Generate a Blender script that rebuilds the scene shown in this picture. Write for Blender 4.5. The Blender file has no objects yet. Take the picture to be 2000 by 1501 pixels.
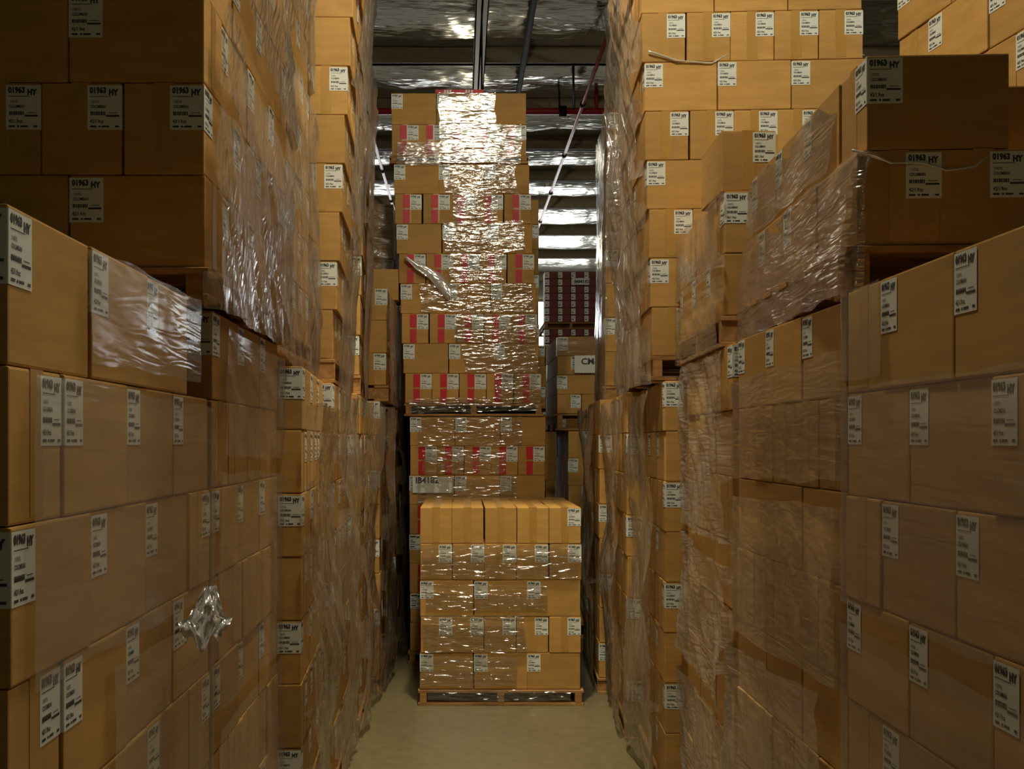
import bpy, bmesh, math, random
from mathutils import Vector, Matrix, noise

random.seed(7)
S = bpy.context.scene
C = S.collection
R = math.radians

# ------------------------------------------------------------------ camera
EYE = 1.66                       # camera height; aisle runs along +Y
F = 2080.0                       # focal length in pixels of the 2000 px frame
cam_d = bpy.data.cameras.new('camera')
cam_d.sensor_width = 36.0
cam_d.lens = F / 2000 * 36.0
cam_d.shift_x = 100 / 2000
cam_d.shift_y = (862 - 750.5) / 2000
cam_d.clip_start = 0.05
cam_d.clip_end = 200
cam = bpy.data.objects.new('camera', cam_d)
cam.location = (0, 0, EYE)
cam.rotation_euler = (R(90), 0, 0)
C.objects.link(cam)
S.camera = cam

# ------------------------------------------------------------------ world, exposure, lamps
S.view_settings.view_transform = 'Standard'
S.view_settings.look = 'None'
S.view_settings.gamma = 1.0
S.view_settings.use_curve_mapping = False
S.view_settings.exposure = 0.0
S.cycles.transparent_max_bounces = 16
S.cycles.max_bounces = 8
S.cycles.sample_clamp_indirect = 6.0
wd = bpy.data.worlds.new('world')
S.world = wd
wd.use_nodes = True
bgn = wd.node_tree.nodes['Background']
bgn.inputs['Color'].default_value = (1.0, 0.83, 0.52, 1)
bgn.inputs['Strength'].default_value = 0.008

LAMPS = [  # x, y, z, watts, bulb radius, colour, half angle of a downlight (0 = open bulb)
    (0.15, 3.02, 5.40, 222, 0.16, (1.0, 0.92, 0.70), 0),
    (0.20, 5.30, 6.30, 1050, 0.12, (1.0, 0.87, 0.58), 27),  # added downlight, brightens the front centre pallet and the floor
    (0.26, 13.2, 5.30, 14, 0.16, (1.0, 0.92, 0.70), 0),  # added weak light for the back, kept out of view
    (0.20, 21.0, 5.60, 110, 0.16, (1.0, 0.92, 0.70), 0),  # added behind the centre stacks to light foil and stack tops
    (4.6, 3.30, 6.30, 210, 0.16, (1.0, 0.92, 0.70), 0),  # added off to the right, lifts the centre stacks
    (0.10, -3.6, 5.25, 9, 0.16, (1.0, 0.92, 0.70), 0),  # added dim fill behind the camera
]
DAYLIGHT = 9.5                   # glow of the unseen panels added to the far wall as daylight

# ------------------------------------------------------------------ materials
def nt_mat(name):
    m = bpy.data.materials.new(name)
    m.use_nodes = True
    nt = m.node_tree
    b = nt.nodes['Principled BSDF']
    return m, nt, b

def N(nt, t, **kw):
    n = nt.nodes.new(t)
    for k, v in kw.items():
        setattr(n, k, v)
    return n

def noise_node(nt, scale, detail=4.0, vec=None, mscale=None, mrot=None, coord='Object'):
    tc = N(nt, 'ShaderNodeTexCoord')
    mp = N(nt, 'ShaderNodeMapping')
    if mscale:
        mp.inputs['Scale'].default_value = mscale
    if mrot:
        mp.inputs['Rotation'].default_value = mrot
    nt.links.new(tc.outputs[coord], mp.inputs['Vector'])
    no = N(nt, 'ShaderNodeTexNoise')
    no.inputs['Scale'].default_value = scale
    no.inputs['Detail'].default_value = detail
    nt.links.new(mp.outputs['Vector'], no.inputs['Vector'])
    return no

def ramp(nt, fac, stops):
    r = N(nt, 'ShaderNodeValToRGB')
    e = r.color_ramp.elements
    while len(e) < len(stops):
        e.new(0.5)
    for i, (p, c) in enumerate(stops):
        e[i].position = p
        e[i].color = (*c, 1)
    nt.links.new(fac, r.inputs['Fac'])
    return r

def bump(nt, h, b, strength=0.2, dist=0.01):
    n = N(nt, 'ShaderNodeBump')
    n.inputs['Strength'].default_value = strength
    n.inputs['Distance'].default_value = dist
    nt.links.new(h, n.inputs['Height'])
    nt.links.new(n.outputs['Normal'], b.inputs['Normal'])
    return n

def board_mat(name, c0, c1, rough=0.75):
    """corrugated board: faint fibre noise, each box a touch lighter or darker"""
    m, nt, b = nt_mat(name)
    no = noise_node(nt, 5.0, 5.0, mscale=(1, 1, 6))
    cr = ramp(nt, no.outputs['Fac'], [(0.3, c0), (0.72, c1)])
    oi = N(nt, 'ShaderNodeObjectInfo')
    mr = N(nt, 'ShaderNodeMapRange')
    mr.inputs['To Min'].default_value = 0.86
    mr.inputs['To Max'].default_value = 1.10
    nt.links.new(oi.outputs['Random'], mr.inputs['Value'])
    hs = N(nt, 'ShaderNodeHueSaturation')
    nt.links.new(cr.outputs['Color'], hs.inputs['Color'])
    nt.links.new(mr.outputs['Result'], hs.inputs['Value'])
    nt.links.new(hs.outputs['Color'], b.inputs['Base Color'])
    b.inputs['Roughness'].default_value = rough
    fl = noise_node(nt, 60.0, 2.0, mscale=(1, 1, 5))
    bump(nt, fl.outputs['Fac'], b, 0.06, 0.002)
    return m

def plain_mat(name, col, rough=0.6, metal=0.0, var=0.12, scale=9.0, spec=None):
    m, nt, b = nt_mat(name)
    no = noise_node(nt, scale, 4.0)
    lo = tuple(c * (1 - var) for c in col)
    hi = tuple(min(1, c * (1 + var)) for c in col)
    cr = ramp(nt, no.outputs['Fac'], [(0.35, lo), (0.65, hi)])
    nt.links.new(cr.outputs['Color'], b.inputs['Base Color'])
    b.inputs['Roughness'].default_value = rough
    b.inputs['Metallic'].default_value = metal
    if spec is not None:
        b.inputs['Specular IOR Level'].default_value = spec
    return m

M_BOARD = board_mat('corrugated_board', (0.42, 0.228, 0.052), (0.56, 0.312, 0.082))
M_PAPER = plain_mat('label_paper', (0.74, 0.76, 0.70), 0.45, var=0.03)
M_INK = plain_mat('label_ink', (0.035, 0.035, 0.04), 0.5, var=0.05)
M_TAPE = plain_mat('packing_tape', (0.45, 0.252, 0.063), 0.32, var=0.06)
M_RED = plain_mat('red_print', (0.56, 0.012, 0.022), 0.5, var=0.08)
M_MAROON = plain_mat('maroon_board', (0.16, 0.018, 0.018), 0.6, var=0.1)
M_BLACK = plain_mat('black_board', (0.012, 0.011, 0.010), 0.55, var=0.1)
SLOTS = [M_BOARD, M_PAPER, M_INK, M_TAPE, M_RED, M_MAROON, M_BLACK]

def wood_mat():
    m, nt, b = nt_mat('pallet_wood')
    no = noise_node(nt, 4.0, 6.0, mscale=(1.5, 9, 9))
    cr = ramp(nt, no.outputs['Fac'], [(0.25, (0.22, 0.10, 0.03)), (0.75, (0.50, 0.27, 0.09))])
    nt.links.new(cr.outputs['Color'], b.inputs['Base Color'])
    b.inputs['Roughness'].default_value = 0.8
    bump(nt, no.outputs['Fac'], b, 0.2, 0.004)
    return m
M_WOOD = wood_mat()

def floor_mat():
    m, nt, b = nt_mat('concrete')
    n1 = noise_node(nt, 0.9, 8.0)
    n2 = noise_node(nt, 14.0, 5.0)
    mx = N(nt, 'ShaderNodeMix', data_type='RGBA')
    c1 = ramp(nt, n1.outputs['Fac'], [(0.3, (0.120, 0.099, 0.050)), (0.7, (0.185, 0.154, 0.082))])
    c2 = ramp(nt, n2.outputs['Fac'], [(0.35, (0.10, 0.083, 0.043)), (0.7, (0.19, 0.158, 0.085))])
    mx.inputs[0].default_value = 0.4
    nt.links.new(c1.outputs['Color'], mx.inputs[6])
    nt.links.new(c2.outputs['Color'], mx.inputs[7])
    nt.links.new(mx.outputs[2], b.inputs['Base Color'])
    b.inputs['Roughness'].default_value = 0.42
    bump(nt, n2.outputs['Fac'], b, 0.05, 0.004)
    return m
M_FLOOR = floor_mat()

def foil_mat():
    m, nt, b = nt_mat('foil_insulation')
    b.inputs['Base Color'].default_value = (0.46, 0.43, 0.36, 1)
    b.inputs['Metallic'].default_value = 1.0
    b.inputs['Roughness'].default_value = 0.17
    n1 = noise_node(nt, 1.1, 2.0, mscale=(1.3, 0.7, 1), mrot=(0, 0, 0.5))
    n2 = noise_node(nt, 4.0, 2.0, mscale=(0.6, 1.6, 1), mrot=(0, 0, -0.4))
    ad = N(nt, 'ShaderNodeMath', operation='MULTIPLY_ADD')
    nt.links.new(n2.outputs['Fac'], ad.inputs[0])
    ad.inputs[1].default_value = 0.22
    nt.links.new(n1.outputs['Fac'], ad.inputs[2])
    bump(nt, ad.outputs[0], b, 0.55, 0.16)
    return m
M_FOIL = foil_mat()
M_STEEL = plain_mat('painted_steel', (0.34, 0.29, 0.20), 0.5, var=0.08)
M_DARK = plain_mat('dark_pipe', (0.022, 0.020, 0.016), 0.85, spec=0.1)
M_REDPIPE = plain_mat('red_pipe', (0.42, 0.025, 0.03), 0.4)
M_WALL = plain_mat('wall_panel', (0.30, 0.29, 0.20), 0.8)
M_LAMP = plain_mat('lamp_housing', (0.5, 0.5, 0.48), 0.3, metal=0.8)

def film_mat(name, mscale, mrot, bump_s=0.6, haze=0.14, base=0.10, dist=0.012, scale=6.0, fmax=0.55, crease=False):
    """clear stretch film: mostly see-through, glossy, a little milky, with pulled creases"""
    m = bpy.data.materials.new(name)
    m.use_nodes = True
    nt = m.node_tree
    nt.nodes.remove(nt.nodes['Principled BSDF'])
    out = nt.nodes['Material Output']
    n1 = noise_node(nt, scale, 1.0, mscale=mscale, mrot=mrot)
    n1.inputs['Distortion'].default_value = 0.5
    n2 = noise_node(nt, scale * 4.3, 3.0, mscale=(mscale[0] * 1.4, 1, mscale[2]), mrot=mrot)
    ad = N(nt, 'ShaderNodeMath', operation='MULTIPLY_ADD')
    nt.links.new(n2.outputs['Fac'], ad.inputs[0])
    ad.inputs[1].default_value = 0.07
    h = n1.outputs['Fac']
    if crease:                                        # sharp pulled folds instead of soft waves
        sb = N(nt, 'ShaderNodeMath', operation='SUBTRACT')
        sb.inputs[1].default_value = 0.5
        nt.links.new(h, sb.inputs[0])
        ab = N(nt, 'ShaderNodeMath', operation='ABSOLUTE')
        nt.links.new(sb.outputs[0], ab.inputs[0])
        sc = N(nt, 'ShaderNodeMath', operation='MULTIPLY')
        sc.inputs[1].default_value = -1.6
        nt.links.new(ab.outputs[0], sc.inputs[0])
        h = sc.outputs[0]
    nt.links.new(h, ad.inputs[2])
    bp = N(nt, 'ShaderNodeBump')
    bp.inputs['Strength'].default_value = bump_s
    bp.inputs['Distance'].default_value = dist
    nt.links.new(ad.outputs[0], bp.inputs['Height'])
    gl = N(nt, 'ShaderNodeBsdfGlossy')
    gl.inputs['Roughness'].default_value = 0.16
    gl.inputs['Color'].default_value = (0.95, 0.95, 0.95, 1)
    nt.links.new(bp.outputs['Normal'], gl.inputs['Normal'])
    df = N(nt, 'ShaderNodeBsdfDiffuse')
    df.inputs['Color'].default_value = (0.70, 0.62, 0.54, 1)
    nt.links.new(bp.outputs['Normal'], df.inputs['Normal'])
    tr = N(nt, 'ShaderNodeBsdfTransparent')
    tr.inputs['Color'].default_value = (0.97, 0.97, 0.97, 1)
    lw = N(nt, 'ShaderNodeFresnel')
    lw.inputs['IOR'].default_value = 1.5
    nt.links.new(bp.outputs['Normal'], lw.inputs['Normal'])
    mr = N(nt, 'ShaderNodeMapRange')
    mr.inputs['From Min'].default_value = 0.0
    mr.inputs['From Max'].default_value = 0.6
    mr.inputs['To Min'].default_value = base
    mr.inputs['To Max'].default_value = fmax
    nt.links.new(lw.outputs[0], mr.inputs['Value'])
    m1 = N(nt, 'ShaderNodeMixShader')
    m1.inputs[0].default_value = haze
    nt.links.new(tr.outputs[0], m1.inputs[1])
    nt.links.new(df.outputs[0], m1.inputs[2])
    m2 = N(nt, 'ShaderNodeMixShader')
    nt.links.new(mr.outputs[0], m2.inputs[0])
    nt.links.new(m1.outputs[0], m2.inputs[1])
    nt.links.new(gl.outputs[0], m2.inputs[2])
    nt.links.new(m2.outputs[0], out.inputs['Surface'])
    return m
# object axes of a film sheet: X along the face, Z up
M_FILM_SIDE = film_mat('stretch_film_side', (1.0, 1.0, 8.0), (0, R(-9), 0), 1.0, 0.10, 0.19, 0.0062, crease=True)
M_FILM_TIGHT = film_mat('stretch_film_tight', (0.8, 1.0, 7.0), (0, R(-12), 0), 1.0, 0.16, 0.05, 0.0016, 6.0, 0.22, True)
M_FILM_STEEP = film_mat('stretch_film_steep', (5.0, 1.0, 1.0), (0, R(-22), 0), 1.0, 0.13, 0.26, 0.0125, crease=True)
M_FILM_FRONT = film_mat('stretch_film_front', (1.6, 1.0, 6.0), (0, 0, 0), 1.0, 0.02, 0.22, 0.0034, 9.0)
M_FILM_CRINKLE = film_mat('stretch_film_crinkled', (1.3, 1.0, 5.0), (0, 0, 0), 1.0, 0.02, 0.17, 0.0085, 9.0)
M_FILM_LOOSE = film_mat('stretch_film_loose', (1.2, 1.0, 4.2), (0, 0, 0), 1.0, 0.02, 0.17, 0.0200, 9.0)
M_FILM_DIAG = film_mat('stretch_film_slanting', (0.8, 1.0, 6.0), (0, R(40), 0), 1.0, 0.20, 0.14, 0.0070, 6.0, 0.45, True)
M_FILM_RIDGE = film_mat('stretch_film_ridge', (3, 1, 3), (0, 0, 0), 0.8, 0.80, 0.40, 0.010)
M_FILM_RIDGE.node_tree.nodes['Diffuse BSDF'].inputs['Color'].default_value = (0.86, 0.85, 0.80, 1)

# ------------------------------------------------------------------ mesh helpers
def add_box(bm, x0, x1, y0, y1, z0, z1, mi=0):
    vs = [bm.verts.new(p) for p in ((x0, y0, z0), (x1, y0, z0), (x1, y1, z0), (x0, y1, z0),
                                    (x0, y0, z1), (x1, y0, z1), (x1, y1, z1), (x0, y1, z1))]
    for q in ((0, 3, 2, 1), (4, 5, 6, 7), (0, 1, 5, 4), (1, 2, 6, 5), (2, 3, 7, 6), (3, 0, 4, 7)):
        f = bm.faces.new([vs[i] for i in q])
        f.material_index = mi
    return vs

def add_tube(bm, pts, r, n=10, mi=0, caps=True):
    rings = []
    for i, p in enumerate(pts):
        p = Vector(p)
        a = Vector(pts[max(i - 1, 0)])
        b = Vector(pts[min(i + 1, len(pts) - 1)])
        t = (b - a).normalized()
        u = t.cross(Vector((0, 0, 1)))
        if u.length < 1e-3:
            u = t.cross(Vector((1, 0, 0)))
        u.normalize()
        w = t.cross(u)
        rr = r[i] if isinstance(r, (list, tuple)) else r
        rings.append([bm.verts.new(p + (u * math.cos(k * 2 * math.pi / n) + w * math.sin(k * 2 * math.pi / n)) * rr) for k in range(n)])
    for a, b in zip(rings, rings[1:]):
        for k in range(n):
            f = bm.faces.new((a[k], a[(k + 1) % n], b[(k + 1) % n], b[k]))
            f.material_index = mi
            f.smooth = True
    if caps:
        bm.faces.new(rings[0])
        bm.faces.new(rings[-1][::-1])

def to_mesh(name, bm, mats):
    bmesh.ops.recalc_face_normals(bm, faces=bm.faces)
    me = bpy.data.meshes.new(name)
    bm.to_mesh(me)
    bm.free()
    for m in mats:
        me.materials.append(m)
    return me

def link(name, me, parent=None, loc=None, rz=None):
    o = bpy.data.objects.new(name, me)
    C.objects.link(o)
    if parent is not None:
        o.parent = parent
    if loc is not None:
        o.location = loc
    if rz is not None:
        o.rotation_euler = (0, 0, rz)
    return o

def tag(o, label, cat, group=None, kind=None):
    o['label'] = label
    o['category'] = cat
    if group:
        o['group'] = group
    if kind:
        o['kind'] = kind
    return o

def structure(name, bm, mats):
    o = link(name, to_mesh(name, bm, mats))
    o['kind'] = 'structure'
    return o

# ------------------------------------------------------------------ writing
_tc = {}
def text_geo(s, size, bold=0.0):
    """flat letters as (verts, faces), lower-left at the origin, in the X-Z plane"""
    key = (s, size, bold)
    if key not in _tc:
        cu = bpy.data.curves.new('writing', 'FONT')
        cu.body = s
        cu.size = size
        cu.resolution_u = 2
        cu.offset = bold
        ob = bpy.data.objects.new('writing', cu)
        C.objects.link(ob)
        bpy.context.view_layer.update()
        me = bpy.data.meshes.new_from_object(ob.evaluated_get(bpy.context.evaluated_depsgraph_get()))
        _tc[key] = ([(v.co.x, v.co.y) for v in me.vertices], [tuple(p.vertices) for p in me.polygons])
        bpy.data.meshes.remove(me)
        bpy.data.objects.remove(ob)
        bpy.data.curves.remove(cu)
    return _tc[key]

def put_text(bm, s, x, z, size, fn, bold=0.0, mi=2, sx=1.0):
    vs, fs = text_geo(s, size, bold)
    v = [bm.verts.new(fn(x + a * sx, z + b)) for a, b in vs]
    for f in fs:
        try:
            q = bm.faces.new([v[i] for i in f])
            q.material_index = mi
        except ValueError:
            pass

def put_rect(bm, x0, x1, z0, z1, fn, mi):
    f = bm.faces.new([bm.verts.new(fn(a, b)) for a, b in ((x0, z0), (x1, z0), (x1, z1), (x0, z1))])
    f.material_index = mi

def label_panel(bm, fn, fi, w=0.084, h=0.110, letters=True):
    """one face of a shipping label; fn puts (x right, z up from the label's foot) on the board, fi a hair further out for the ink"""
    put_rect(bm, 0, w, 0, h, fn, 1)
    if letters:
        put_text(bm, '01963', 0.006, h - 0.019, 0.0195, fi, 0.0011, sx=0.84)
        put_text(bm, 'HY', 0.053, h - 0.024, 0.0195, fi, 0.0013, sx=0.84)
        put_text(bm, '100%', 0.008, h - 0.044, 0.0100, fi)
        put_text(bm, 'COLOMBIAN', 0.008, h - 0.056, 0.0105, fi, 0.0003, sx=0.62)
        put_text(bm, '42/1.9oz', 0.007, 0.017, 0.0120, fi, 0.0003, sx=0.8)
    else:
        put_rect(bm, 0.006, 0.050, h - 0.019, h - 0.007, fi, 2)
        put_rect(bm, 0.053, 0.076, h - 0.023, h - 0.011, fi, 2)
        put_rect(bm, 0.008, 0.026, h - 0.043, h - 0.037, fi, 2)
        put_rect(bm, 0.008, 0.044, h - 0.056, h - 0.049, fi, 2)
        put_rect(bm, 0.007, 0.040, 0.018, 0.027, fi, 2)
    put_rect(bm, 0.006, 0.058, h - 0.0285, h - 0.0270, fi, 2)      # small print rule
    for i in range(9):                                             # bar code
        a = 0.008 + i * 0.0042
        put_rect(bm, a, a + (0.0026 if i % 3 else 0.0034), 0.036, 0.045, fi, 2)
    put_rect(bm, 0.046, 0.079, 0.032, 0.0365, fi, 2)
    put_rect(bm, 0.052, 0.074, 0.041, 0.0425, fi, 2)
    for a, b in ((0.007, 0.022), (0.028, 0.033), (0.036, 0.054), (0.068, 0.078)):
        put_rect(bm, a, b, 0.006, 0.0105, fi, 2)

# ------------------------------------------------------------------ cartons
LL, WW = 0.3387, 0.2032          # pitch of a carton along its long and short side
CL, CW = LL - 0.0045, WW - 0.0046
_cm = {}
def carton_mesh(h, mi=0, l=CL, w=CW):
    key = (round(h, 4), mi, round(l, 3), round(w, 3))
    if key not in _cm:
        bm = bmesh.new()
        add_box(bm, -w / 2, w / 2, -l / 2, l / 2, 0.0, h - 0.0016, mi)
        bmesh.ops.bevel(bm, geom=list(bm.edges), offset=0.0045, segments=2, profile=0.6, affect='EDGES')
        for f in bm.faces:
            f.material_index = mi
        # the slit between the top flaps
        add_box(bm, -0.0012, 0.0012, -l / 2 + 0.01, l / 2 - 0.01, h - 0.0030, h - 0.0013, 6)
        _cm[key] = to_mesh('carton', bm, SLOTS)
    return _cm[key]

def label_mesh(h, letters=True):
    """label folded round the +X,-Y upright edge, near the top"""
    key = ('label', round(h, 4), letters)
    if key not in _cm:
        bm = bmesh.new()
        z0 = h - 0.006 - 0.112
        e = 0.0012
        x, y, lw = CW / 2, CL / 2, 0.084
        label_panel(bm, lambda a, b: (x - lw + a, -y - e, z0 + b), lambda a, b: (x - lw + a, -y - e - 0.0006, z0 + b), letters=letters)
        label_panel(bm, lambda a, b: (x + e, -y + a, z0 + b), lambda a, b: (x + e + 0.0006, -y + a, z0 + b), letters=letters)
        put = [bm.verts.new(p) for p in ((x, -y - e, z0), (x + e, -y, z0), (x + e, -y, z0 + 0.110), (x, -y - e, z0 + 0.110))]
        bm.faces.new(put).material_index = 1
        me = bpy.data.meshes.new('shipping_label')
        bm.normal_update()
        bm.to_mesh(me)
        bm.free()
        for m in SLOTS:
            me.materials.append(m)
        _cm[key] = me
    return _cm[key]

def tape_mesh(h):
    key = ('tape', round(h, 4))
    if key not in _cm:
        bm = bmesh.new()
        t, y = 0.0009, CL / 2
        w = 0.024
        add_box(bm, -w, w, -y - t, y + t, h - 0.0016, h - 0.0016 + t, 3)
        add_box(bm, -w, w, -y - t, -y, h * 0.04, h - 0.0016, 3)
        add_box(bm, -w, w, y, y + t, h * 0.04, h - 0.0016, 3)
        _cm[key] = to_mesh('packing_tape', bm, SLOTS)
    return _cm[key]

def red_mesh(h):
    """red printed band on the short end, broken half way down"""
    key = ('red', round(h, 4))
    if key not in _cm:
        bm = bmesh.new()
        y = -CL / 2 - 0.0016
        x1 = CW / 2 - 0.086
        for a, b in ((0.02, 0.47), (0.53, 0.97)):
            add_box(bm, x1 - 0.052, x1 - 0.002, y, y + 0.001, h * a, h * b, 4)
        _cm[key] = to_mesh('red_stripe', bm, SLOTS)
    return _cm[key]

ORD = ['', 'first', 'second', 'third', 'fourth', 'fifth', 'sixth', 'seventh', 'eighth', 'ninth', 'tenth', 'eleventh', 'twelfth']
SPECS = []       # every carton: dict(M, h, mi, lab, tape, red, text, group, name)

def spec(M, h, text, group, mi=0, lab=True, red=False, name='carton', l=CL, w=CW):
    SPECS.append(dict(M=M, h=h, text=text, group=group, mi=mi, lab=lab, red=red, name=name, l=l, w=w))

class Tower:
    pass

PALLETS = []
def tower(desc, side, xa, y0, z0, ph, nrows, rh, first, depth=48, nf=1, yaw=0.0, lean=0.0, count='down',
          red=False, jit=0.004, pw=1.016, full=(), skip=None, mi_of=None, lab_of=None, pallet=True, both=False, kinds=None):
    """a palletful: rows alternate between two layings. side L/R: its long face lines the aisle; C: it faces the camera.
    depth 48: rows A = three long + one across going back, B = one across + three long. depth 40: P = three long, Q = five across."""
    t = Tower()
    t.desc, t.side, t.rh, t.nrows, t.ph, t.lean, t.depth, t.z0 = desc, side, rh, nrows, ph, lean, (1.219 if depth == 48 else 1.016), z0
    sg = -1 if side == 'L' else 1
    t.sg = sg
    t.M = Matrix.Translation((xa, y0, z0)) @ Matrix.Rotation(-sg * yaw, 4, 'Z')
    t.H = ph + nrows * rh
    nmax = {0: 5, 1: 3}
    rnd = random.Random(desc)
    group = 'cartons in the ' + desc
    for r in range(1, nrows + 1):
        kind = kinds[r - 1] if kinds else first if r % 2 else {'A': 'B', 'B': 'A', 'P': 'Q', 'Q': 'P'}[first]
        rowname = (ORD[nrows + 1 - r] + ' row down') if count == 'down' else (ORD[r] + ' row up')
        zz = ph + (r - 1) * rh
        seq = {'A': 'LLLW', 'B': 'WLLL', 'P': 'LLL', 'Q': 'WWWWW'}[kind]
        d = 0.0
        for i, c in enumerate(seq):
            dl = LL if c == 'L' else WW                     # length along the depth
            wl = WW if c == 'L' else LL                     # width of each column
            ncol = int(1.017 / wl + 0.01)
            if i == 0:
                cols = range(min(nf, ncol))
            elif r in full:
                cols = range(ncol)
            else:
                cols = [0] + ([ncol - 1] if both else [])
            for k in cols:
                if skip and skip(r, i, k):
                    continue
                if c == 'L':
                    rot = math.pi if side == 'R' and not (i == 0 and False) else 0.0
                else:
                    rot = -math.pi / 2 if (i == 0 and (side != 'L' or nf > 2)) else math.pi / 2
                if side == 'R' and c == 'L' and nf > 2 and i == 0:
                    rot = 0.0
                lx = sg * (k + 0.5) * wl + lean * zz + rnd.uniform(-1, 1) * jit
                ly = d + dl / 2 + rnd.uniform(-1, 1) * jit * (0.5 if i else 1) * 0.5
                M = t.M @ Matrix.Translation((lx, ly, zz)) @ Matrix.Rotation(rot + rnd.uniform(-1, 1) * 0.004, 4, 'Z')
                if side == 'C':
                    text = 'brown carton, %s, %s along the front, %s' % (rowname, ORD[k + 1], desc) if i == 0 else \
                           'brown carton, %s, %s column, %s from front, %s' % (rowname, ORD[k + 1], ORD[i + 1], desc)
                elif k == 0:
                    text = 'brown carton, %s, %s from near end, %s' % (rowname, ORD[i + 1], desc)
                else:
                    text = 'brown carton, %s, %s from aisle on front, %s' % (rowname, ORD[k + 1], desc)
                mi = mi_of(r, i, k) if mi_of else 0
                lab = lab_of(r, i, k) if lab_of else True
                rd = bool(red and kind == 'A' and c == 'L' and i == 0)
                if rd:
                    text = text.replace('brown carton', 'red-striped brown carton')
                if mi == 6:
                    text = text.replace('brown', 'black')
                spec(M, rh, text, group, mi=mi, lab=lab, red=rd, name='striped_carton' if rd else 'carton')
            d += dl
    if pallet:
        PALLETS.append((t, pw, depth))
    return t

E = lambda s: s
# ---- row along the aisle, camera's left, floor level
LF1 = tower('near left floor stack', 'L', -0.650, 1.536, 0, 0.13, 8, 0.2345, 'B', nf=1, skip=lambda r, i, k: r == 8 and i == 3)
LF2 = tower('second left floor stack', 'L', -0.655, 2.80, 0, 0.13, 8, 0.2345, 'Q', 40, nf=1, lab_of=lambda r, i, k: r % 2 == 0)
LF3 = tower('third left floor stack', 'L', -0.571, 3.83, 0, 0.10, 8, 0.229, 'Q', 40, nf=2, yaw=0.05)
LF4 = tower('fourth left floor stack', 'L', -0.590, 4.91, 0, 0.10, 8, 0.229, 'Q', 40, nf=1, yaw=0.03)
LF5 = tower('fifth left floor stack', 'L', -0.580, 5.98, 0, 0.10, 8, 0.229, 'P', 40, nf=1, yaw=0.03)
LF6 = tower('sixth left floor stack', 'L', -0.535, 7.05, 0, 0.10, 8, 0.229, 'Q', 40, nf=1, yaw=0.03)
LF7 = tower('seventh left floor stack', 'L', -0.500, 8.12, 0, 0.10, 8, 0.229, 'P', 40, nf=1)
LF8 = tower('last left floor stack', 'L', -0.440, 9.20, 0, 0.10, 8, 0.229, 'P', 40, nf=2,
            mi_of=lambda r, i, k: 6 if r in (5, 6, 7) else 0, lab_of=lambda r, i, k: r not in (5, 6, 7))
# ---- upper loads, left
UL1 = tower('dark-fronted upper left stack', 'L', -0.633, 2.63, 2.007, 0.085, 6, 0.228, 'B', nf=5, count='up')
UL2 = tower('second upper left stack', 'L', -0.700, 3.90, 2.007, 0.10, 8, 0.230, 'Q', 40, nf=1, count='up')
UL3 = tower('bright leaning upper left stack', 'L', -0.605, 5.00, 1.936, 0.115, 10, 0.229, 'Q', 40, nf=2, yaw=0.035, lean=0.060, count='up')
UL4 = tower('fourth upper left stack', 'L', -0.600, 6.25, 1.936, 0.115, 8, 0.234, 'P', 40, nf=1, yaw=0.06, lean=0.03, count='up')
UL5 = tower('short upper left stack', 'L', -0.507, 7.30, 1.936, 0.112, 3, 0.222, 'P', 40, nf=2)
UL6 = tower('far upper left stack', 'L', -0.575, 9.10, 1.936, 0.115, 7, 0.234, 'A', nf=3, count='up')
spec(Matrix.Translation((-0.565, 8.10, UL5.z0 + UL5.H)), 0.232, 'plain unlabelled carton alone on top of the short upper left stack', 'loose cartons on top of stacks', lab=False)
# ---- row along the aisle, camera's right, floor level
RF1 = tower('near right floor stack', 'R', 0.893, 1.25, 0, 0.13, 8, 0.2345, 'B', nf=1, pw=0.72)
RF2 = tower('second right floor stack', 'R', 0.9375, 2.60, 0, 0.13, 8, 0.2345, 'Q', 40, nf=1, pw=0.62, lab_of=lambda r, i, k: r == 8)
RF3 = tower('third right floor stack', 'R', 0.955, 3.74, 0, 0.13, 8, 0.2345, 'P', 40, nf=1, yaw=0.055, pw=0.55, lab_of=lambda r, i, k: r == 8)
RF4 = tower('fourth right floor stack', 'R', 0.927, 4.84, 0, 0.105, 8, 0.229, 'P', 40, nf=2, yaw=0.06)
RF5 = tower('fifth right floor stack', 'R', 0.925, 5.93, 0, 0.105, 8, 0.229, 'Q', 40, nf=2, yaw=0.06)
RF6 = tower('sixth right floor stack', 'R', 0.912, 7.02, 0, 0.105, 8, 0.229, 'Q', 40, nf=2, yaw=0.05)
# ---- upper loads, right
UR1 = tower('near upper right stack', 'R', 0.935, 2.56, 2.007, 0.125, 2, 0.2285, 'A', nf=3, yaw=0.05, lean=0.10, count='up', pw=0.66,
            skip=lambda r, i, k: r == 2 and i == 0 and k > 0)
spec(UR1.M @ Matrix.Translation((0.035 + 1.5 * LL, 0.34, 0.125 + 0.2285)) @ Matrix.Rotation(-math.pi / 2, 4, 'Z'), 0.2285,
     'brown carton set back beside the top corner carton, near upper right stack', 'cartons in the near upper right stack', lab=False)
UR2 = tower('short upper right stack', 'R', 0.965, 3.90, 2.007, 0.115, 2, 0.228, 'P', 40, nf=2, yaw=0.045, count='up', pw=0.60)
spec(Matrix.Translation((0.96 + CW / 2, 3.92 + CL / 2, UR2.z0 + UR2.H)), 0.228, 'single labelled carton sitting on top of the short upper right stack', 'loose cartons on top of stacks')
UR3 = tower('tall bright upper right stack', 'R', 0.895, 4.97, 1.945, 0.115, 9, 0.2285, 'A', nf=5, yaw=0.05, lean=-0.033, count='up')
UR4 = tower('narrow far upper right stack', 'R', 0.975, 7.25, 1.940, 0.10, 8, 0.233, 'P', 40, nf=2, yaw=0.08, lean=0.012, count='up')
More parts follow.
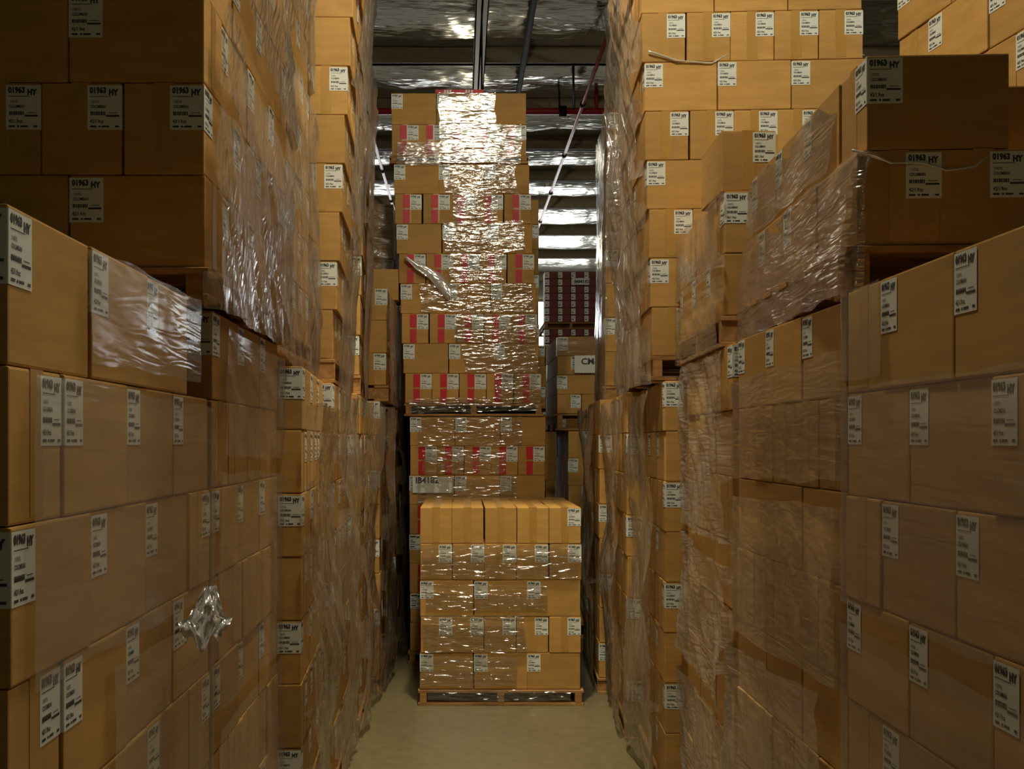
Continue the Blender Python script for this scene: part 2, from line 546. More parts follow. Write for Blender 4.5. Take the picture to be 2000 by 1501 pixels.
RT0 = tower('hidden second row stack', 'R', 1.776, 2.74, 0, 0.112, 8, 0.222, 'A', nf=1, yaw=-0.128)
RT1 = tower('top right corner stack', 'R', 1.776, 2.74, 1.890, 0.113, 9, 0.2285, 'A', nf=3, yaw=-0.128, count='up')
# ---- middle of the aisle
CF = tower('front centre pallet', 'C', -0.258, 6.71, 0, 0.10, 5, 0.2294, 'B', nf=5, full=(5,), both=True, pw=1.02, kinds='BABAA',
           lab_of=lambda r, i, k: not (r == 5 and i == 0 and k < 4))
CB1 = tower('lower centre stack', 'C', -0.383, 7.97, 0, 0.090, 8, 0.220, 'A', nf=5, red=True, both=True)
CB2 = tower('leaning centre stack', 'C', -0.412, 7.97, 1.851, 0.097, 8, 0.2237, 'A', nf=5, red=True, lean=-0.055, both=True)
CB3 = tower('topmost centre load', 'C', -0.522, 7.97, 3.738, 0.060, 2, 0.235, 'A', nf=5, red=True, both=True)
BB0 = tower('floor stack behind the centre', 'C', -0.330, 9.35, 0, 0.10, 8, 0.229, 'A', nf=5, both=True)
BB1 = tower('stack peeking out behind the centre', 'C', -0.330, 9.35, 1.933, 0.10, 8, 0.219, 'A', nf=5, red=True, count='up', both=True)
RB0 = tower('small floor stack behind', 'C', 0.905, 9.00, 0, 0.13, 7, 0.232, 'A', nf=2)
RB1 = tower('small upper stack behind', 'C', 0.815, 9.00, 1.755, 0.145, 4, 0.162, 'A', nf=2)

BB2 = tower('dim stack far behind the centre gap', 'C', 0.70, 11.4, 0, 0.10, 8, 0.229, 'A', nf=5)  # put in to keep the far panels' glow out of this gap
BB3 = tower('upper load of the dim far stack', 'C', 0.70, 11.4, 1.933, 0.10, 3, 0.219, 'A', nf=5, count='up')
BL2 = tower('dim far stack beside the left row', 'C', -1.28, 11.4, 0, 0.10, 8, 0.229, 'A', nf=5)  # put in to block far daylight leaking past the left row
BL3 = tower('upper load of the dim left far stack', 'C', -1.28, 11.4, 1.933, 0.10, 8, 0.229, 'A', nf=5, count='up')
# CF top layer starts with the fifth row: five single ends to the camera (rows 4 and 5 are both five wide)
# ---- maroon cases far behind
def cases(x0, y0, z0, ph, rows, what):
    for r in range(rows):
        for k in range(4):
            M = Matrix.Translation((x0 + (k + 0.5) * 0.197, y0 + 0.16, z0 + ph + r * 0.109))
            spec(M, 0.109, 'maroon case with a white end label, %s row up, %s across, %s' % (ORD[r + 1], ORD[k + 1], what),
                 'maroon cases far behind', mi=5, lab=False, name='maroon_case', l=0.318, w=0.193)
    t = Tower()
    t.desc, t.M, t.sg, t.side, t.z0, t.ph, t.depth = what, Matrix.Translation((x0, y0, z0)), 1, 'C', z0, ph, 1.219
    PALLETS.append((t, 0.79, 48))
cases(1.26, 16.0, 0.00, 0.10, 10, 'bottom maroon pallet')
cases(1.26, 16.0, 1.19, 0.10, 10, 'second maroon pallet')
cases(1.26, 16.0, 2.38, 0.10, 8, 'lower maroon pallet')
cases(1.26, 16.0, 3.352, 0.10, 7, 'top maroon pallet')

_wl = {}
def case_label_mesh():
    if 'm' not in _wl:
        bm = bmesh.new()
        add_box(bm, -0.093, -0.030, -0.1605, -0.1592, 0.012, 0.098, 1)
        add_box(bm, -0.085, -0.040, -0.1611, -0.1604, 0.070, 0.076, 2)
        add_box(bm, -0.085, -0.055, -0.1611, -0.1604, 0.035, 0.050, 2)
        _wl['m'] = to_mesh('case_label', bm, SLOTS)
    return _wl['m']

# ---- build every carton, see which ones show, keep the 300 that show largest as single objects
objs = []
for s in SPECS:
    o = link(s['name'], carton_mesh(s['h'], s['mi'], s['l'], s['w']))
    o.matrix_world = s['M']
    s['o'] = o
bpy.context.view_layer.update()
dg = bpy.context.evaluated_depsgraph_get()
hits = {}
for py in range(3, 1501, 7):
    for px in range(3, 2000, 7):
        d = Vector(((px - 900) / F, 1.0, (862 - py) / F)).normalized()
        ok, _, _, _, ob, _ = S.ray_cast(dg, Vector((0, 0, EYE)), d)
        if ok:
            hits[ob.name] = hits.get(ob.name, 0) + 1
by_kind = {}
for s in SPECS:
    s['n'] = hits.get(s['o'].name, 0)
    by_kind.setdefault(s['name'], []).append(s)
rest = []
for k, v in by_kind.items():
    v.sort(key=lambda s: -s['n'])
    keep = [s for s in v[:300] if s['n'] > 0]
    for s in keep:
        o = s['o']
        tag(o, s['text'], 'case' if k == 'maroon_case' else 'carton', s['group'])
        # the parts of this box
        if k == 'maroon_case':
            link('case_label', case_label_mesh(), o)
            continue
        link('packing_tape', tape_mesh(s['h']), o)
        if s['lab']:
            link('shipping_label', label_mesh(s['h']), o)
        if s['red']:
            link('red_stripe', red_mesh(s['h']), o)
    kept = {id(s) for s in keep}
    rest += [s for s in v if id(s) not in kept]
def merge(name, specs, label, cat):
    if not specs:
        return
    V, Fc, MI = [], [], []
    for s in specs:
        parts = [carton_mesh(s['h'], s['mi'], s['l'], s['w'])]
        if s['name'] == 'maroon_case':
            parts.append(case_label_mesh())
        else:
            parts.append(tape_mesh(s['h']))
            if s['lab']:
                parts.append(label_mesh(s['h'], s['n'] > 25))
            if s['red']:
                parts.append(red_mesh(s['h']))
        for me in parts:
            n0 = len(V)
            V += [s['M'] @ v.co for v in me.vertices]
            Fc += [[n0 + k for k in p.vertices] for p in me.polygons]
            MI += [p.material_index for p in me.polygons]
        bpy.data.objects.remove(s['o'])
    me = bpy.data.meshes.new(name)
    me.from_pydata(V, [], Fc)
    me.polygons.foreach_set('material_index', MI)
    for m in SLOTS:
        me.materials.append(m)
    tag(link(name, me), label, cat, kind='stuff')
merge('stacked_cartons', [s for s in rest if s['name'] != 'maroon_case'], 'the many small far or half hidden brown cartons filling the stacks', 'cartons')
merge('maroon_case_pile', [s for s in rest if s['name'] == 'maroon_case'], 'hidden maroon cases under the visible maroon pallets', 'cases')

# ------------------------------------------------------------------ pallets
_pm = {}
def board_part(key, dims, notch=False):
    if key not in _pm:
        bm = bmesh.new()
        x, y, z = dims
        if notch:
            # stringer along Y with two fork notches cut from its foot
            pr = [(0, 0), (y * .16, 0), (y * .18, z * .42), (y * .36, z * .42), (y * .38, 0), (y * .62, 0), (y * .64, z * .42), (y * .82, z * .42), (y * .84, 0), (y, 0), (y, z), (0, z)]
            a = [bm.verts.new((-x / 2, p, q)) for p, q in pr]
            b = [bm.verts.new((x / 2, p, q)) for p, q in pr]
            bm.faces.new(a[::-1])
            bm.faces.new(b)
            for i in range(len(pr)):
                j = (i + 1) % len(pr)
                bm.faces.new((a[i], b[i], b[j], a[j]))
        else:
            add_box(bm, -x / 2, x / 2, -y / 2, y / 2, 0, z)
            bmesh.ops.bevel(bm, geom=list(bm.edges), offset=0.002, segments=1, affect='EDGES')
        _pm[key] = to_mesh('pallet_piece', bm, [M_WOOD])
    return _pm[key]

def pallet(t, pw, depth):
    sg, D, h = t.sg, t.depth, t.ph - 0.003
    e = bpy.data.objects.new('pallet', None)
    e.empty_display_size = 0.1
    C.objects.link(e)
    e.matrix_world = t.M
    tag(e, 'rough wooden pallet under the ' + t.desc, 'pallet', 'wooden pallets under the loads')
    tb = 0.017
    out = 0.012                                        # the deck stands a little proud of the load
    sz = h - 2 * tb
    if depth == 48:                                    # stringers run back, deck boards across
        for f in (0.022, pw / 2, pw - 0.022):
            link('stringer', board_part(('s', round(D, 3), round(sz, 4)), (0.042, D + out, sz), True), e, (sg * f, -out, tb))
        for k in range(7):
            link('deck_board', board_part(('d', pw), (pw + 2 * out, 0.10, tb)), e, (sg * pw / 2, 0.05 - out + k * (D + out - 0.10) / 6, h - tb))
        for k in range(3):
            link('bottom_board', board_part(('b', pw), (pw + 2 * out, 0.10, tb)), e, (sg * pw / 2, 0.05 - out + k * (D + out - 0.10) / 2, 0))
    else:                                              # stringer ends face the aisle
        for f in (0.022, D / 2, D - 0.022):
            o = link('stringer', board_part(('s2', pw, round(sz, 4)), (0.042, pw + out, sz), True), e, (-sg * out, f, tb))
            o.rotation_euler = (0, 0, -sg * math.pi / 2)
        for k in range(6):
            link('deck_board', board_part(('d2', D), (0.10, D + out, tb)), e, (sg * (0.05 - out + k * (pw - 0.10) / 5), D / 2, h - tb))
        for k in range(3):
            link('bottom_board', board_part(('b2', D), (0.10, D + out, tb)), e, (sg * (0.05 - out + k * (pw - 0.10) / 2), D / 2, 0))
    return e
for p in PALLETS:
    pallet(*p)

# ------------------------------------------------------------------ stretch wrap
def film(t, face, patches, mat, label, seed, amp=0.016, ang=30, step=0.014, base=0.012, wave=0.012, end_wave=0.03, big_amp=1.0):
    """bands of stretch film on one face of a load: side = along the aisle, front = towards the camera.
    a patch is (u0, u1, v0, v1, slope): u along the face from the near aisle corner, v up from the load's foot"""
    ca, sa = math.cos(R(ang)), math.sin(R(ang))
    bm = bmesh.new()
    sd = seed * 7.31
    for pi, (u0, u1, v0, v1, slope) in enumerate(patches):
        nu = max(6, int((u1 - u0) / step))
        nv = max(4, int((v1 - v0) / step))
        grid = {}
        for i in range(nu + 1):
            for j in range(nv + 1):
                fu, fv = i / nu, j / nv
                u = u0 + (u1 - u0) * fu
                v = v0 + (v1 - v0) * fv + slope * (u - u0)
                v += noise.noise((u * 5, sd + pi, 2.0)) * wave * (2 * abs(fv - 0.5)) ** 3
                u += (noise.noise((v * 6, sd + pi, 1.0)) + 0.3 * noise.noise((v * 19, sd, 5.0))) * (end_wave * fu ** 6 + 0.02 * (1 - fu) ** 6)
                a, b = u * ca + v * sa, -u * sa + v * ca
                n = 0.6 * (1 - abs(noise.noise((a * 1.6, b * 8.0, sd)))) ** 2 + 0.4 * (1 - abs(noise.noise((a * 4, b * 19.0, sd + 3)))) ** 2
                big = max(0.0, noise.noise((u * 2.3, v * 1.9, sd + 9)) + 0.1)
                d = base + amp * n + amp * 1.6 * big * big_amp
                if face == 'side':
                    if u >= 0:
                        p = (-t.sg * (d - max(0, u - t.depth) * 0.8), u)
                    else:
                        p = (t.sg * (-u) - t.sg * d * 0.3, -d * 0.7)
                else:
                    p = (t.sg * u, -d)
                grid[i, j] = bm.verts.new((p[0] + t.lean * v, p[1], v))
        for i in range(nu):
            for j in range(nv):
                q = [grid[i, j], grid[i + 1, j], grid[i + 1, j + 1], grid[i, j + 1]]
                bm.faces.new(q[::-1] if face == 'side' and t.sg > 0 else q).smooth = True
    # object axes: X along the face, Z up
    B = Matrix.Rotation(math.pi / 2, 4, 'Z') if face == 'side' else Matrix.Identity(4)
    bmesh.ops.transform(bm, matrix=B.inverted(), verts=bm.verts)
    me = bpy.data.meshes.new('stretch_wrap')
    bm.to_mesh(me)
    bm.free()
    me.materials.append(mat)
    o = link('stretch_wrap', me)
    o.matrix_world = t.M @ B
    tag(o, label, 'stretch film', 'clear stretch wrap round the loads')
    return o

def bands(seed, u0, u1, v0, v1, n, gap=0.10, slope=0.0, ju=0.06):
    """n bands one above the other with bare gaps between them"""
    r = random.Random(seed)
    h = (v1 - v0) / n
    out = []
    for k in range(n):
        lo = v0 + k * h + (r.uniform(0.2, 1.0) * gap if k else 0)
        hi = v0 + (k + 1) * h - (r.uniform(0.0, 0.6) * gap if k < n - 1 else 0)
        out.append((u0 + r.uniform(0, ju), u1 - r.uniform(0, 0.02), lo, hi, slope * r.uniform(0.4, 1.0)))
    return out

SL = 'clear crinkled stretch wrap on the aisle side of the '
FL = 'clear crinkled stretch wrap across the front of the '
film(LF1, 'side', [(0.30, 1.06, 1.80, 2.000, 0), (0.05, 1.27, 1.29, 1.765, -0.02), (0.42, 1.27, 0.80, 1.25, -0.03), (0.16, 1.27, 0.14, 0.74, 0)], M_FILM_TIGHT, SL + LF1.desc, 1, 0.004, -14, step=0.011)
film(LF2, 'side', [(0.10, 1.07, 1.62, 1.97, -0.02), (-0.02, 1.06, 0.95, 1.58, -0.03), (0.02, 1.07, 0.12, 0.90, 0)], M_FILM_TIGHT, SL + LF2.desc, 2, 0.009, -25)
film(LF3, 'side', [(0.0, 1.07, 0.05, 1.8, 0)], M_FILM_STEEP, SL + LF3.desc, 3, 0.036, -60, base=0.016, end_wave=0.06, big_amp=1.5)
film(LF4, 'side', [(0.0, 1.07, 0.05, 1.89, 0)], M_FILM_STEEP, SL + LF4.desc, 4, 0.036, -70, base=0.016, end_wave=0.06, big_amp=1.5)
film(LF5, 'side', [(0.0, 1.07, 0.05, 1.89, 0)], M_FILM_STEEP, SL + LF5.desc, 5, 0.036, -70, base=0.016, end_wave=0.06, big_amp=1.5)
film(LF6, 'side', [(0.0, 1.07, 0.05, 1.89, 0)], M_FILM_STEEP, SL + LF6.desc, 6, 0.036, -70, base=0.016, end_wave=0.06, big_amp=1.5)
film(LF7, 'side', [(0.0, 1.07, 0.05, 1.89, 0)], M_FILM_STEEP, SL + LF7.desc, 7, 0.036, -75, base=0.016, end_wave=0.06, big_amp=1.5)
film(LF8, 'front', [(0.0, 0.40, 0.05, 1.10, 0)], M_FILM_STEEP, FL + LF8.desc, 8, 0.028, -75)
film(UL1, 'side', [(0.06, 1.26, 0.56, 0.78, -0.16), (0.02, 1.27, 0.05, 0.50, 0.0), (0.30, 1.26, 0.92, 1.40, -0.22), (0.0, 1.26, -0.02, 0.07, 0)], M_FILM_STEEP, SL + UL1.desc, 11, 0.024, -50, step=0.012)
film(UL2, 'side', bands(12, -0.04, 1.08, -0.02, 1.90, 3, 0.08, -0.1), M_FILM_STEEP, SL + UL2.desc, 12, 0.026, -62)
film(UL3, 'side', bands(13, 0.0, 1.07, -0.02, 2.35, 3, 0.08, -0.08), M_FILM_STEEP, SL + UL3.desc, 13, 0.024, -70)
film(UL4, 'side', bands(14, -0.02, 1.06, -0.02, 1.97, 2, 0.08), M_FILM_STEEP, SL + UL4.desc, 14, 0.020, -72)
film(UL5, 'side', [(0.0, 1.07, -0.02, 0.74, 0)], M_FILM_STEEP, SL + UL5.desc, 15, 0.018, -60)
film(UL6, 'front', [(0.0, 0.62, 0.0, 1.75, 0)], M_FILM_FRONT, FL + UL6.desc, 16, 0.012, 4)
film(RF1, 'side', [(0.02, 1.26, 1.28, 1.775, 0.01), (0.98, 1.27, 1.80, 2.004, 0), (0.02, 1.26, 0.72, 1.22, 0.02), (0.02, 1.26, 0.14, 0.66, 0)], M_FILM_TIGHT, SL + RF1.desc, 21, 0.004, 10, step=0.012)
film(RF2, 'side', [(-0.01, 1.06, 1.56, 1.88, -0.02), (-0.01, 1.06, 1.05, 1.50, -0.02)], M_FILM_SIDE, SL + RF2.desc, 22, 0.010, 8, step=0.012)
film(RF2, 'side', [(0.12, 1.09, 0.12, 1.02, -0.05)], M_FILM_DIAG, 'slanting stretch wrap stretched over the lower rows of the second right floor stack', 27, 0.024, 40, end_wave=0.05)
film(RF3, 'side', [(0.0, 1.07, 1.30, 1.98, 0), (0.0, 1.07, 0.70, 1.22, 0.05), (0.0, 1.07, 0.14, 0.66, 0.0)], M_FILM_DIAG, SL + RF3.desc, 23, 0.026, 40, end_wave=0.05)
film(RF4, 'side', [(0.01, 1.07, 0.05, 1.89, 0)], M_FILM_STEEP, SL + RF4.desc, 24, 0.036, 60, base=0.016, end_wave=0.06, big_amp=1.5)
film(RF5, 'side', [(0.01, 1.07, 0.05, 1.89, 0)], M_FILM_STEEP, SL + RF5.desc, 25, 0.036, 65, base=0.016, end_wave=0.06, big_amp=1.5)
film(RF6, 'side', [(0.01, 1.07, 0.05, 1.89, 0)], M_FILM_STEEP, SL + RF6.desc, 26, 0.036, 70, base=0.016, end_wave=0.06, big_amp=1.5)
film(UR1, 'side', [(-0.015, 1.27, 0.0, 0.345, 0), (0.22, 1.27, 0.36, 0.575, 0)], M_FILM_SIDE, SL + UR1.desc, 31, 0.012, 14, step=0.010)
film(UR2, 'side', [(0.0, 1.07, 0.0, 0.26, 0), (0.0, 1.07, 0.29, 0.565, 0)], M_FILM_SIDE, SL + UR2.desc, 32, 0.014, 30)
film(UR3, 'side', [(0.0, 1.27, -0.02, 2.18, 0)], M_FILM_STEEP, SL + UR3.desc, 33, 0.040, 55, base=0.016, end_wave=0.05, big_amp=1.3)
film(UR4, 'side', [(-0.02, 1.06, -0.02, 1.97, 0)], M_FILM_STEEP, SL + UR4.desc, 34, 0.014, 70)
film(UR4, 'front', [(0.0, 0.32, 0.90, 1.80, 0)], M_FILM_FRONT, FL + UR4.desc, 35, 0.008, 3)
film(CF, 'front', [(0.01, 0.62, 0.12, 0.31, 0), (0.02, 0.66, 0.335, 0.57, 0), (0.04, 0.80, 0.60, 0.76, 0), (0.01, 1.0, 0.80, 1.01, 0), (0.05, 0.95, 0.03, 0.10, 0)], M_FILM_LOOSE, FL + CF.desc, 41, 0.006, 3)
film(CB1, 'front', [(0.06, 0.84, 1.62, 1.845, 0), (0.10, 0.72, 1.42, 1.60, 0), (0.06, 0.80, 1.20, 1.40, 0)], M_FILM_CRINKLE, FL + CB1.desc, 42, 0.006, 2)
film(CB2, 'front', [(0.38, 0.92, 1.665, 1.88, 0), (0.44, 0.77, 1.46, 1.66, 0), (0.36, 0.96, 1.225, 1.455, 0), (0.40, 0.80, 1.00, 1.215, 0), (0.16, 1.0, 0.78, 0.99, 0), (0.40, 1.0, 0.55, 0.77, 0),
               (0.45, 1.0, 0.33, 0.54, 0), (0.68, 1.0, 0.14, 0.32, 0), (0.03, 1.0, 0.02, 0.13, 0.02)], M_FILM_CRINKLE, FL + CB2.desc, 43, 0.007, 5)
film(CB3, 'front', [(0.36, 0.97, 0.0, 0.295, 0), (0.36, 0.78, 0.30, 0.525, 0), (0.04, 0.36, -0.01, 0.16, 0)], M_FILM_FRONT, FL + CB3.desc, 44, 0.007, 3)
film(RB1, 'front', [(0.0, 0.42, 0.63, 0.79, 0)], M_FILM_FRONT, FL + RB1.desc, 45, 0.008, 3)

# gathered ropes of film, knots and tails
def strand(name, pts, r, label, wob=0.004):
    bm = bmesh.new()
    P = []
    for i in range(len(pts) - 1):
        a, b = Vector(pts[i]), Vector(pts[i + 1])
        for k in range(8):
            P.append(a.lerp(b, k / 8) + Vector((noise.noise((i + k / 8, 1, r)), 0, noise.noise((i + k / 8, 7, r)))) * wob)
    P.append(Vector(pts[-1]))
    add_tube(bm, P, [r * (0.6 + 0.7 * abs(noise.noise((k * 0.7, 3, r)))) for k in range(len(P))], 6)
    o = link(name, to_mesh(name, bm, [M_FILM_RIDGE]))
    tag(o, label, 'stretch film', 'gathered strands of stretch film')
    return o

def at(px, py, y):
    return ((px - 900) * y / F, y, EYE + (862 - py) * y / F)

yf = 4.97 - 0.012
strand('film_strand', [at(1266, 100, yf), at(1320, 118, yf), at(1390, 124, yf), at(1424, 104, yf)], 0.006, 'thin gathered film strand sagging across upper cartons of the tall bright upper right stack')
strand('film_strand', [at(1534, 103, yf), at(1600, 108, yf), at(1662, 104, yf), at(1688, 108, yf)], 0.006, 'short film strand below the topmost full row, tall bright upper right stack')
yf = 2.56 - 0.014
strand('film_strand', [at(1664, 293, yf), at(1740, 318, yf), at(1800, 318, yf), at(1850, 333, yf), at(1905, 325, yf), at(1945, 296, yf)], 0.004, 'sagging film strand across the front labels of the near upper right stack')

def tuft(label, c, size, seed, nrm):
    """crumpled bow of gathered film, a fan of pleated lobes"""
    bm = bmesh.new()
    nx, nz = 26, 22
    g = {}
    for i in range(nx + 1):
        for j in range(nz + 1):
            a = (i / nx - 0.5) * 2
            b = j / nz
            prof = (0.95 - 0.75 * b) if b > 0.45 else 0.95 * (0.55 + b)
            lobes = 0.12 * math.cos(a * 9 + seed)
            y = a * prof * size * 0.62
            z = (b - 0.45) * size * 1.05 - (0.16 * size * math.cos(a * math.pi * 1.5) if b < 0.3 else 0)
            x = 0.02 + size * 0.16 * (1 - abs(a)) + 0.03 * abs(noise.noise((a * 4, b * 5, seed))) + 0.012 * noise.noise((a * 11, b * 11, seed + 4)) + lobes * 0.05
            g[i, j] = bm.verts.new((c[0] + nrm * (y * 0.9 + x * 0.3), c[1] + y * 0.35 - x - (0.9 - b) * size * 0.75, c[2] + z))
    for i in range(nx):
        for j in range(nz):
            bm.faces.new((g[i, j], g[i + 1, j], g[i + 1, j + 1], g[i, j + 1])).smooth = True
    o = link('film_knot', to_mesh('film_knot', bm, [M_FILM_RIDGE]))
    tag(o, label, 'stretch film', 'gathered knots of stretch film')
    return o
tuft('crumpled bow of gathered film at the far end of the near left floor stack', (-0.584, 2.47, 1.264), 0.112, 3, 1)

def tail(label, pts, width, seed):
    bm = bmesh.new()
    L = []
    for i, (p, w) in enumerate(zip(pts, width)):
        p = Vector(p)
        L.append([bm.verts.new(p + Vector((0.2, 0, 1)) * w * (k / 4 - 0.5) + Vector((0, -0.02 * math.cos(k * 2.2 + i), 0))) for k in range(5)])
    for a, b in zip(L, L[1:]):
        for k in range(4):
            bm.faces.new((a[k], a[k + 1], b[k + 1], b[k])).smooth = True
    o = link('film_tail', to_mesh('film_tail', bm, [M_FILM_RIDGE]))
    tag(o, label, 'stretch film')
yt = 7.97 - 0.045
tail('loose twisted film tail slanting down across the leaning centre stack', [at(790, 500, yt), at(815, 520, yt), at(840, 534, yt), at(862, 552, yt), at(880, 575, yt)], [0.02, 0.05, 0.07, 0.12, 0.10], 1)

# ------------------------------------------------------------------ placards on the loads
def placard(name, x0, x1, z0, z1, y, text, tx, tz, size, label):
    bm = bmesh.new()
    n = 14
    f0 = lambda a, b: (a, y - 0.004 - 0.004 * math.sin(a * 60), b)
    f1 = lambda a, b: (a, y - 0.0055 - 0.004 * math.sin(a * 60), b)
    for k in range(n):
        put_rect(bm, x0 + (x1 - x0) * k / n, x0 + (x1 - x0) * (k + 1) / n, z0, z1, f0, 0)
    put_text(bm, text, tx, tz, size, f1, 0.002, 1)
    me = bpy.data.meshes.new(name)
    bm.to_mesh(me)
    bm.free()
    me.materials.append(M_PAPER)
    me.materials.append(M_INK)
    tag(link(name, me), label, 'sign', 'paper tags on the loads')
a = at(806, 962, 7.96)
b = at(884, 931, 7.96)
placard('paper_tag', a[0], b[0], a[2], b[2], 7.958, 'IB4182', a[0] + 0.02, b[2] - 0.045, 0.062, 'white paper tag printed IB4182 on the lower centre stack')
a = at(1122, 728, 8.99)
b = at(1166, 694, 8.99)
placard('paper_tag', a[0], b[0], a[2], b[2], 8.985, 'CM6', a[0] + 0.055, b[2] - 0.075, 0.075, 'white paper tag printed CM on the small upper stack behind')
a = at(1117, 556, 15.99)
b = at(1151, 543, 15.99)
placard('paper_tag', a[0], b[0], a[2], b[2], 15.985, 'IMM182', a[0] + 0.03, b[2] - 0.075, 0.07, 'small white tag on the top maroon pallet')

bm = bmesh.new()                              # red card showing over the front edge of the top load
zc = CB3.z0 + CB3.H
add_box(bm, -0.19, 0.17, 7.985, 8.25, zc, zc + 0.030, 0)
for q in (-0.125, -0.105, -0.085, 0.035, 0.055, 0.078):
    add_box(bm, q, q + 0.013, 7.983, 7.986, zc + 0.003, zc + 0.027, 1)
tag(link('red_card', to_mesh('red_card', bm, [M_RED, M_PAPER])), 'flat red card with white marks lying on top of the topmost centre load', 'card')

# ------------------------------------------------------------------ building
CEIL = 7.5
bm = bmesh.new()
add_box(bm, -14, 14, -8, 37, -0.2, 0)
structure('floor', bm, [M_FLOOR])
for nm, b in (('wall_left', (-14.2, -14, -8, 37, 0, 8.2)), ('wall_right', (14, 14.2, -8, 37, 0, 8.2)), ('wall_back', (-14.2, 14.2, 37, 37.2, 0, 8.2)), ('wall_front', (-14.2, 14.2, -8.2, -8, 0, 8.2))):
    bm = bmesh.new()
    add_box(bm, *b)
    structure(nm, bm, [M_WALL])
m = bpy.data.materials.new('daylight_panel')
m.use_nodes = True
em = m.node_tree.nodes.new('ShaderNodeEmission')
em.inputs['Color'].default_value = (0.93, 0.97, 0.98, 1)
em.inputs['Strength'].default_value = DAYLIGHT
m.node_tree.links.new(em.outputs[0], m.node_tree.nodes['Material Output'].inputs['Surface'])
for k in range(4):                            # unseen glowing panels standing in for far daylight, set to brighten the foil
    x = -9.0 + 4.6 * k
    bm = bmesh.new()
    add_box(bm, x, x + 4.2, 36.95, 37.0, 4.3, 6.5)
    structure('glow_panel_%d' % (k + 1), bm, [m])
    bm = bmesh.new()
    for q in range(4):
        add_box(bm, x + q * 1.4 - 0.04, x + q * 1.4 + 0.04, 36.88, 36.95, 4.2, 6.6)
    add_box(bm, x, x + 4.2, 36.88, 36.95, 4.2, 4.3)
    add_box(bm, x, x + 4.2, 36.88, 36.95, 6.5, 6.6)
    structure('glow_panel_frame_%d' % (k + 1), bm, [M_STEEL])
HB = 7.22                                     # foot of the purlins
PUR = [(HB - EYE) * F / h for h in (736, 640, 569, 507, 454, 402, 357)]
PUR = [PUR[0] - 2.35 * k for k in range(9, 0, -1)] + PUR
PUR.append(36.7)
# foil sagging between the purlins
bm = bmesh.new()
NX = 64
for a, b in zip(PUR, PUR[1:]):
    prev = None
    for j in range(15):
        f = j / 14
        row = []
        for i in range(NX + 1):
            x = -14 + 28 * i / NX
            y = a + (b - a) * f
            sag = 0.13 * math.sin(math.pi * f) ** 0.8 * (1 + 0.35 * noise.noise((x * 0.9, y * 0.4, 1)))
            wr = 0.030 * noise.noise((x * 2.0, y * 2.4, 4)) * math.sin(math.pi * f)
            row.append(bm.verts.new((x, y, CEIL - 0.02 - sag + wr)))
        if prev:
            for i in range(NX):
                bm.faces.new((prev[i], prev[i + 1], row[i + 1], row[i])).smooth = True
        prev = row
structure('ceiling', bm, [M_FOIL])
bm = bmesh.new()
add_box(bm, -14.2, 14.2, -8.2, 37.2, 7.62, 7.8)
structure('roof', bm, [M_WALL])
for k, y in enumerate(PUR):
    bm = bmesh.new()
    add_box(bm, -14, 14, y - 0.045, y + 0.045, HB, 7.6)
    add_box(bm, -14, 14, y - 0.07, y + 0.07, HB, HB + 0.012)
    structure('trim_%d' % (k + 1), bm, [M_STEEL])
nt0 = len(PUR)
bm = bmesh.new()                              # girder along the aisle, double flange
gx, gz = 0.262, 6.95
add_box(bm, gx - 0.08, gx + 0.08, -8, 36.9, gz, gz + 0.015)
add_box(bm, gx - 0.012, gx + 0.012, -8, 36.9, gz, HB)
add_box(bm, gx - 0.08, gx + 0.08, -8, 36.9, HB - 0.015, HB)
add_box(bm, gx - 0.08, gx - 0.066, -8, 36.9, gz, gz + 0.06)
add_box(bm, gx + 0.066, gx + 0.08, -8, 36.9, gz, gz + 0.06)
structure('trim_%d' % (nt0 + 1), bm, [M_STEEL])

def pipe(name, pts, r, mat, label, couplings=(), clamp=None):
    e = bpy.data.objects.new(name, None)
    C.objects.link(e)
    e.location = pts[0]
    tag(e, label, 'pipe')
    rel = [Vector(p) - Vector(pts[0]) for p in pts]
    bm = bmesh.new()
    add_tube(bm, rel, r, 10)
    link('pipe_run', to_mesh('pipe_run', bm, [mat]), e)
    d = (rel[-1] - rel[0])
    for f in couplings:
        bm = bmesh.new()
        c = rel[0] + d * f
        u = d.normalized() * 0.06
        add_tube(bm, [c - u, c + u], r * 1.6, 10)
        link('coupling', to_mesh('coupling', bm, [M_DARK]), e)
    return e
pz = 7.04
pipe('sprinkler_pipe', [(1.946, 8.0, pz), (1.946, 29.0, pz)], 0.030, M_REDPIPE, 'red sprinkler pipe slanting above the gap beside the tall right stacks', [k / 7 for k in range(1, 7)])
pipe('sprinkler_pipe', [(-1.555, 8.0, pz), (-1.555, 29.0, pz)], 0.030, M_REDPIPE, 'red sprinkler pipe above the left stacks, beside the centre stack', [k / 8 for k in range(1, 8)])
pipe('sprinkler_main', [(-7, 17.55, 7.10), (7, 17.55, 7.10)], 0.055, M_REDPIPE, 'dark red sprinkler main crossing under the foil ceiling', (0.35, 0.62))
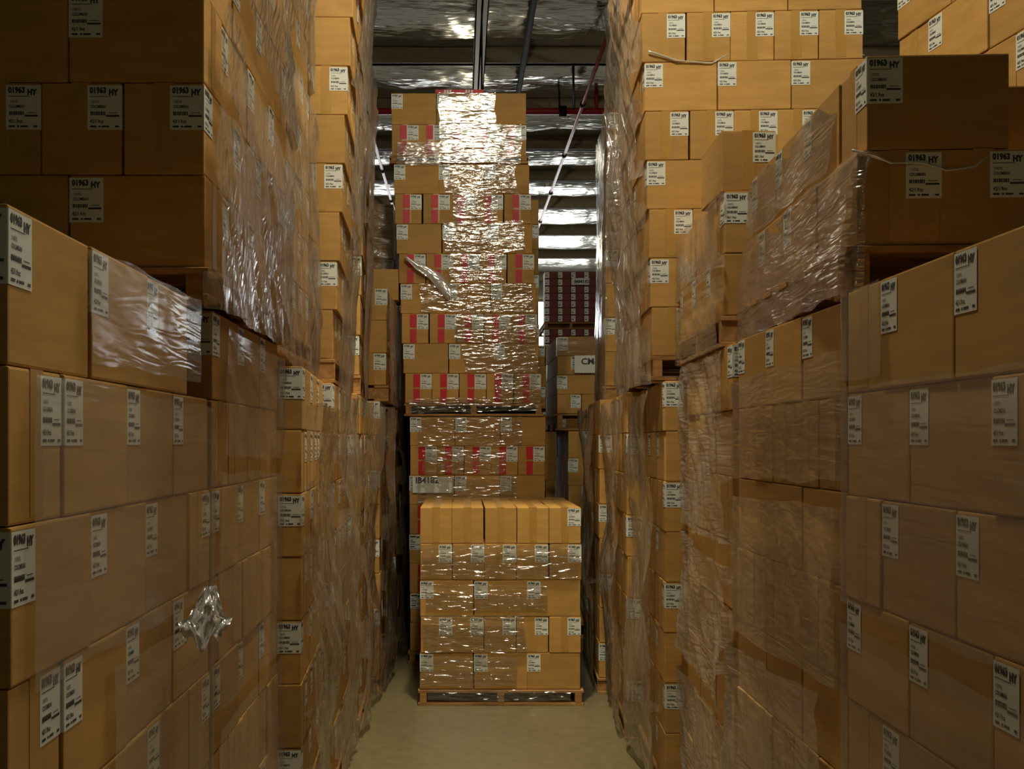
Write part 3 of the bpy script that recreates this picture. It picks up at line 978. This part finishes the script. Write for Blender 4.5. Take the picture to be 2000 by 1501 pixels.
pipe('sprinkler_riser', [(2.23, 17.55, 7.12), (2.23, 17.55, 7.56)], 0.035, M_REDPIPE, 'short upright red pipe joining the sprinkler main')
pipe('conduit', [(0.905, 6.0, 7.13), (0.905, 17.5, 7.13)], 0.045, M_DARK, 'dark conduit running along the ceiling beside the girder')
pipe('brace_rod', [(1.66, 15.7, 7.21), (1.86, 17.55, 7.12)], 0.018, M_DARK, 'thin dark brace rod slanting down to the sprinkler main')
pipe('hanger_rod', [(1.62, 17.5, 7.10), (1.62, 17.5, 7.58)], 0.014, M_DARK, 'thin upright dark hanger rod by the slanting brace')

# unseen pendant lamps: the first over the aisle, the others added
def lathe(prof, n=24):
    bm = bmesh.new()
    rings = [[bm.verts.new((r * math.cos(k * 2 * math.pi / n), r * math.sin(k * 2 * math.pi / n), z)) for k in range(n)] for r, z in prof]
    for a, b in zip(rings, rings[1:]):
        for k in range(n):
            bm.faces.new((a[k], a[(k + 1) % n], b[(k + 1) % n], b[k])).smooth = True
    return bm
shade_me = to_mesh('lamp_shade', lathe([(0.46, 0.06), (0.44, 0.10), (0.30, 0.22), (0.12, 0.29), (0.11, 0.45), (0.001, 0.46)]), [M_LAMP])
for k, (x, y, z, w, r, col, cone) in enumerate(LAMPS):
    e = bpy.data.objects.new('unseen_pendant_lamp', None)
    C.objects.link(e)
    e.location = (x, y, z)
    tag(e, 'unseen bell-shaped pendant lamp, %s along the aisle from the near end' % ORD[k + 1], 'lamp', 'pendant lamps over the aisle')
    link('lamp_shade', shade_me, e)
    bm = bmesh.new()
    add_tube(bm, [(0, 0, 0.45), (0, 0, 7.55 - z)], 0.012, 8)
    link('hanging_rod', to_mesh('hanging_rod', bm, [M_DARK]), e)
    ld = bpy.data.lights.new('bulb', 'SPOT' if cone else 'POINT')
    if cone:
        ld.spot_size = R(2 * cone)
        ld.spot_blend = 0.75
    ld.shadow_soft_size = r
    ld.energy = w
    ld.color = col
    lo = bpy.data.objects.new('bulb', ld)
    C.objects.link(lo)
    lo.parent = e
    lo.location = (0, 0, -0.16)
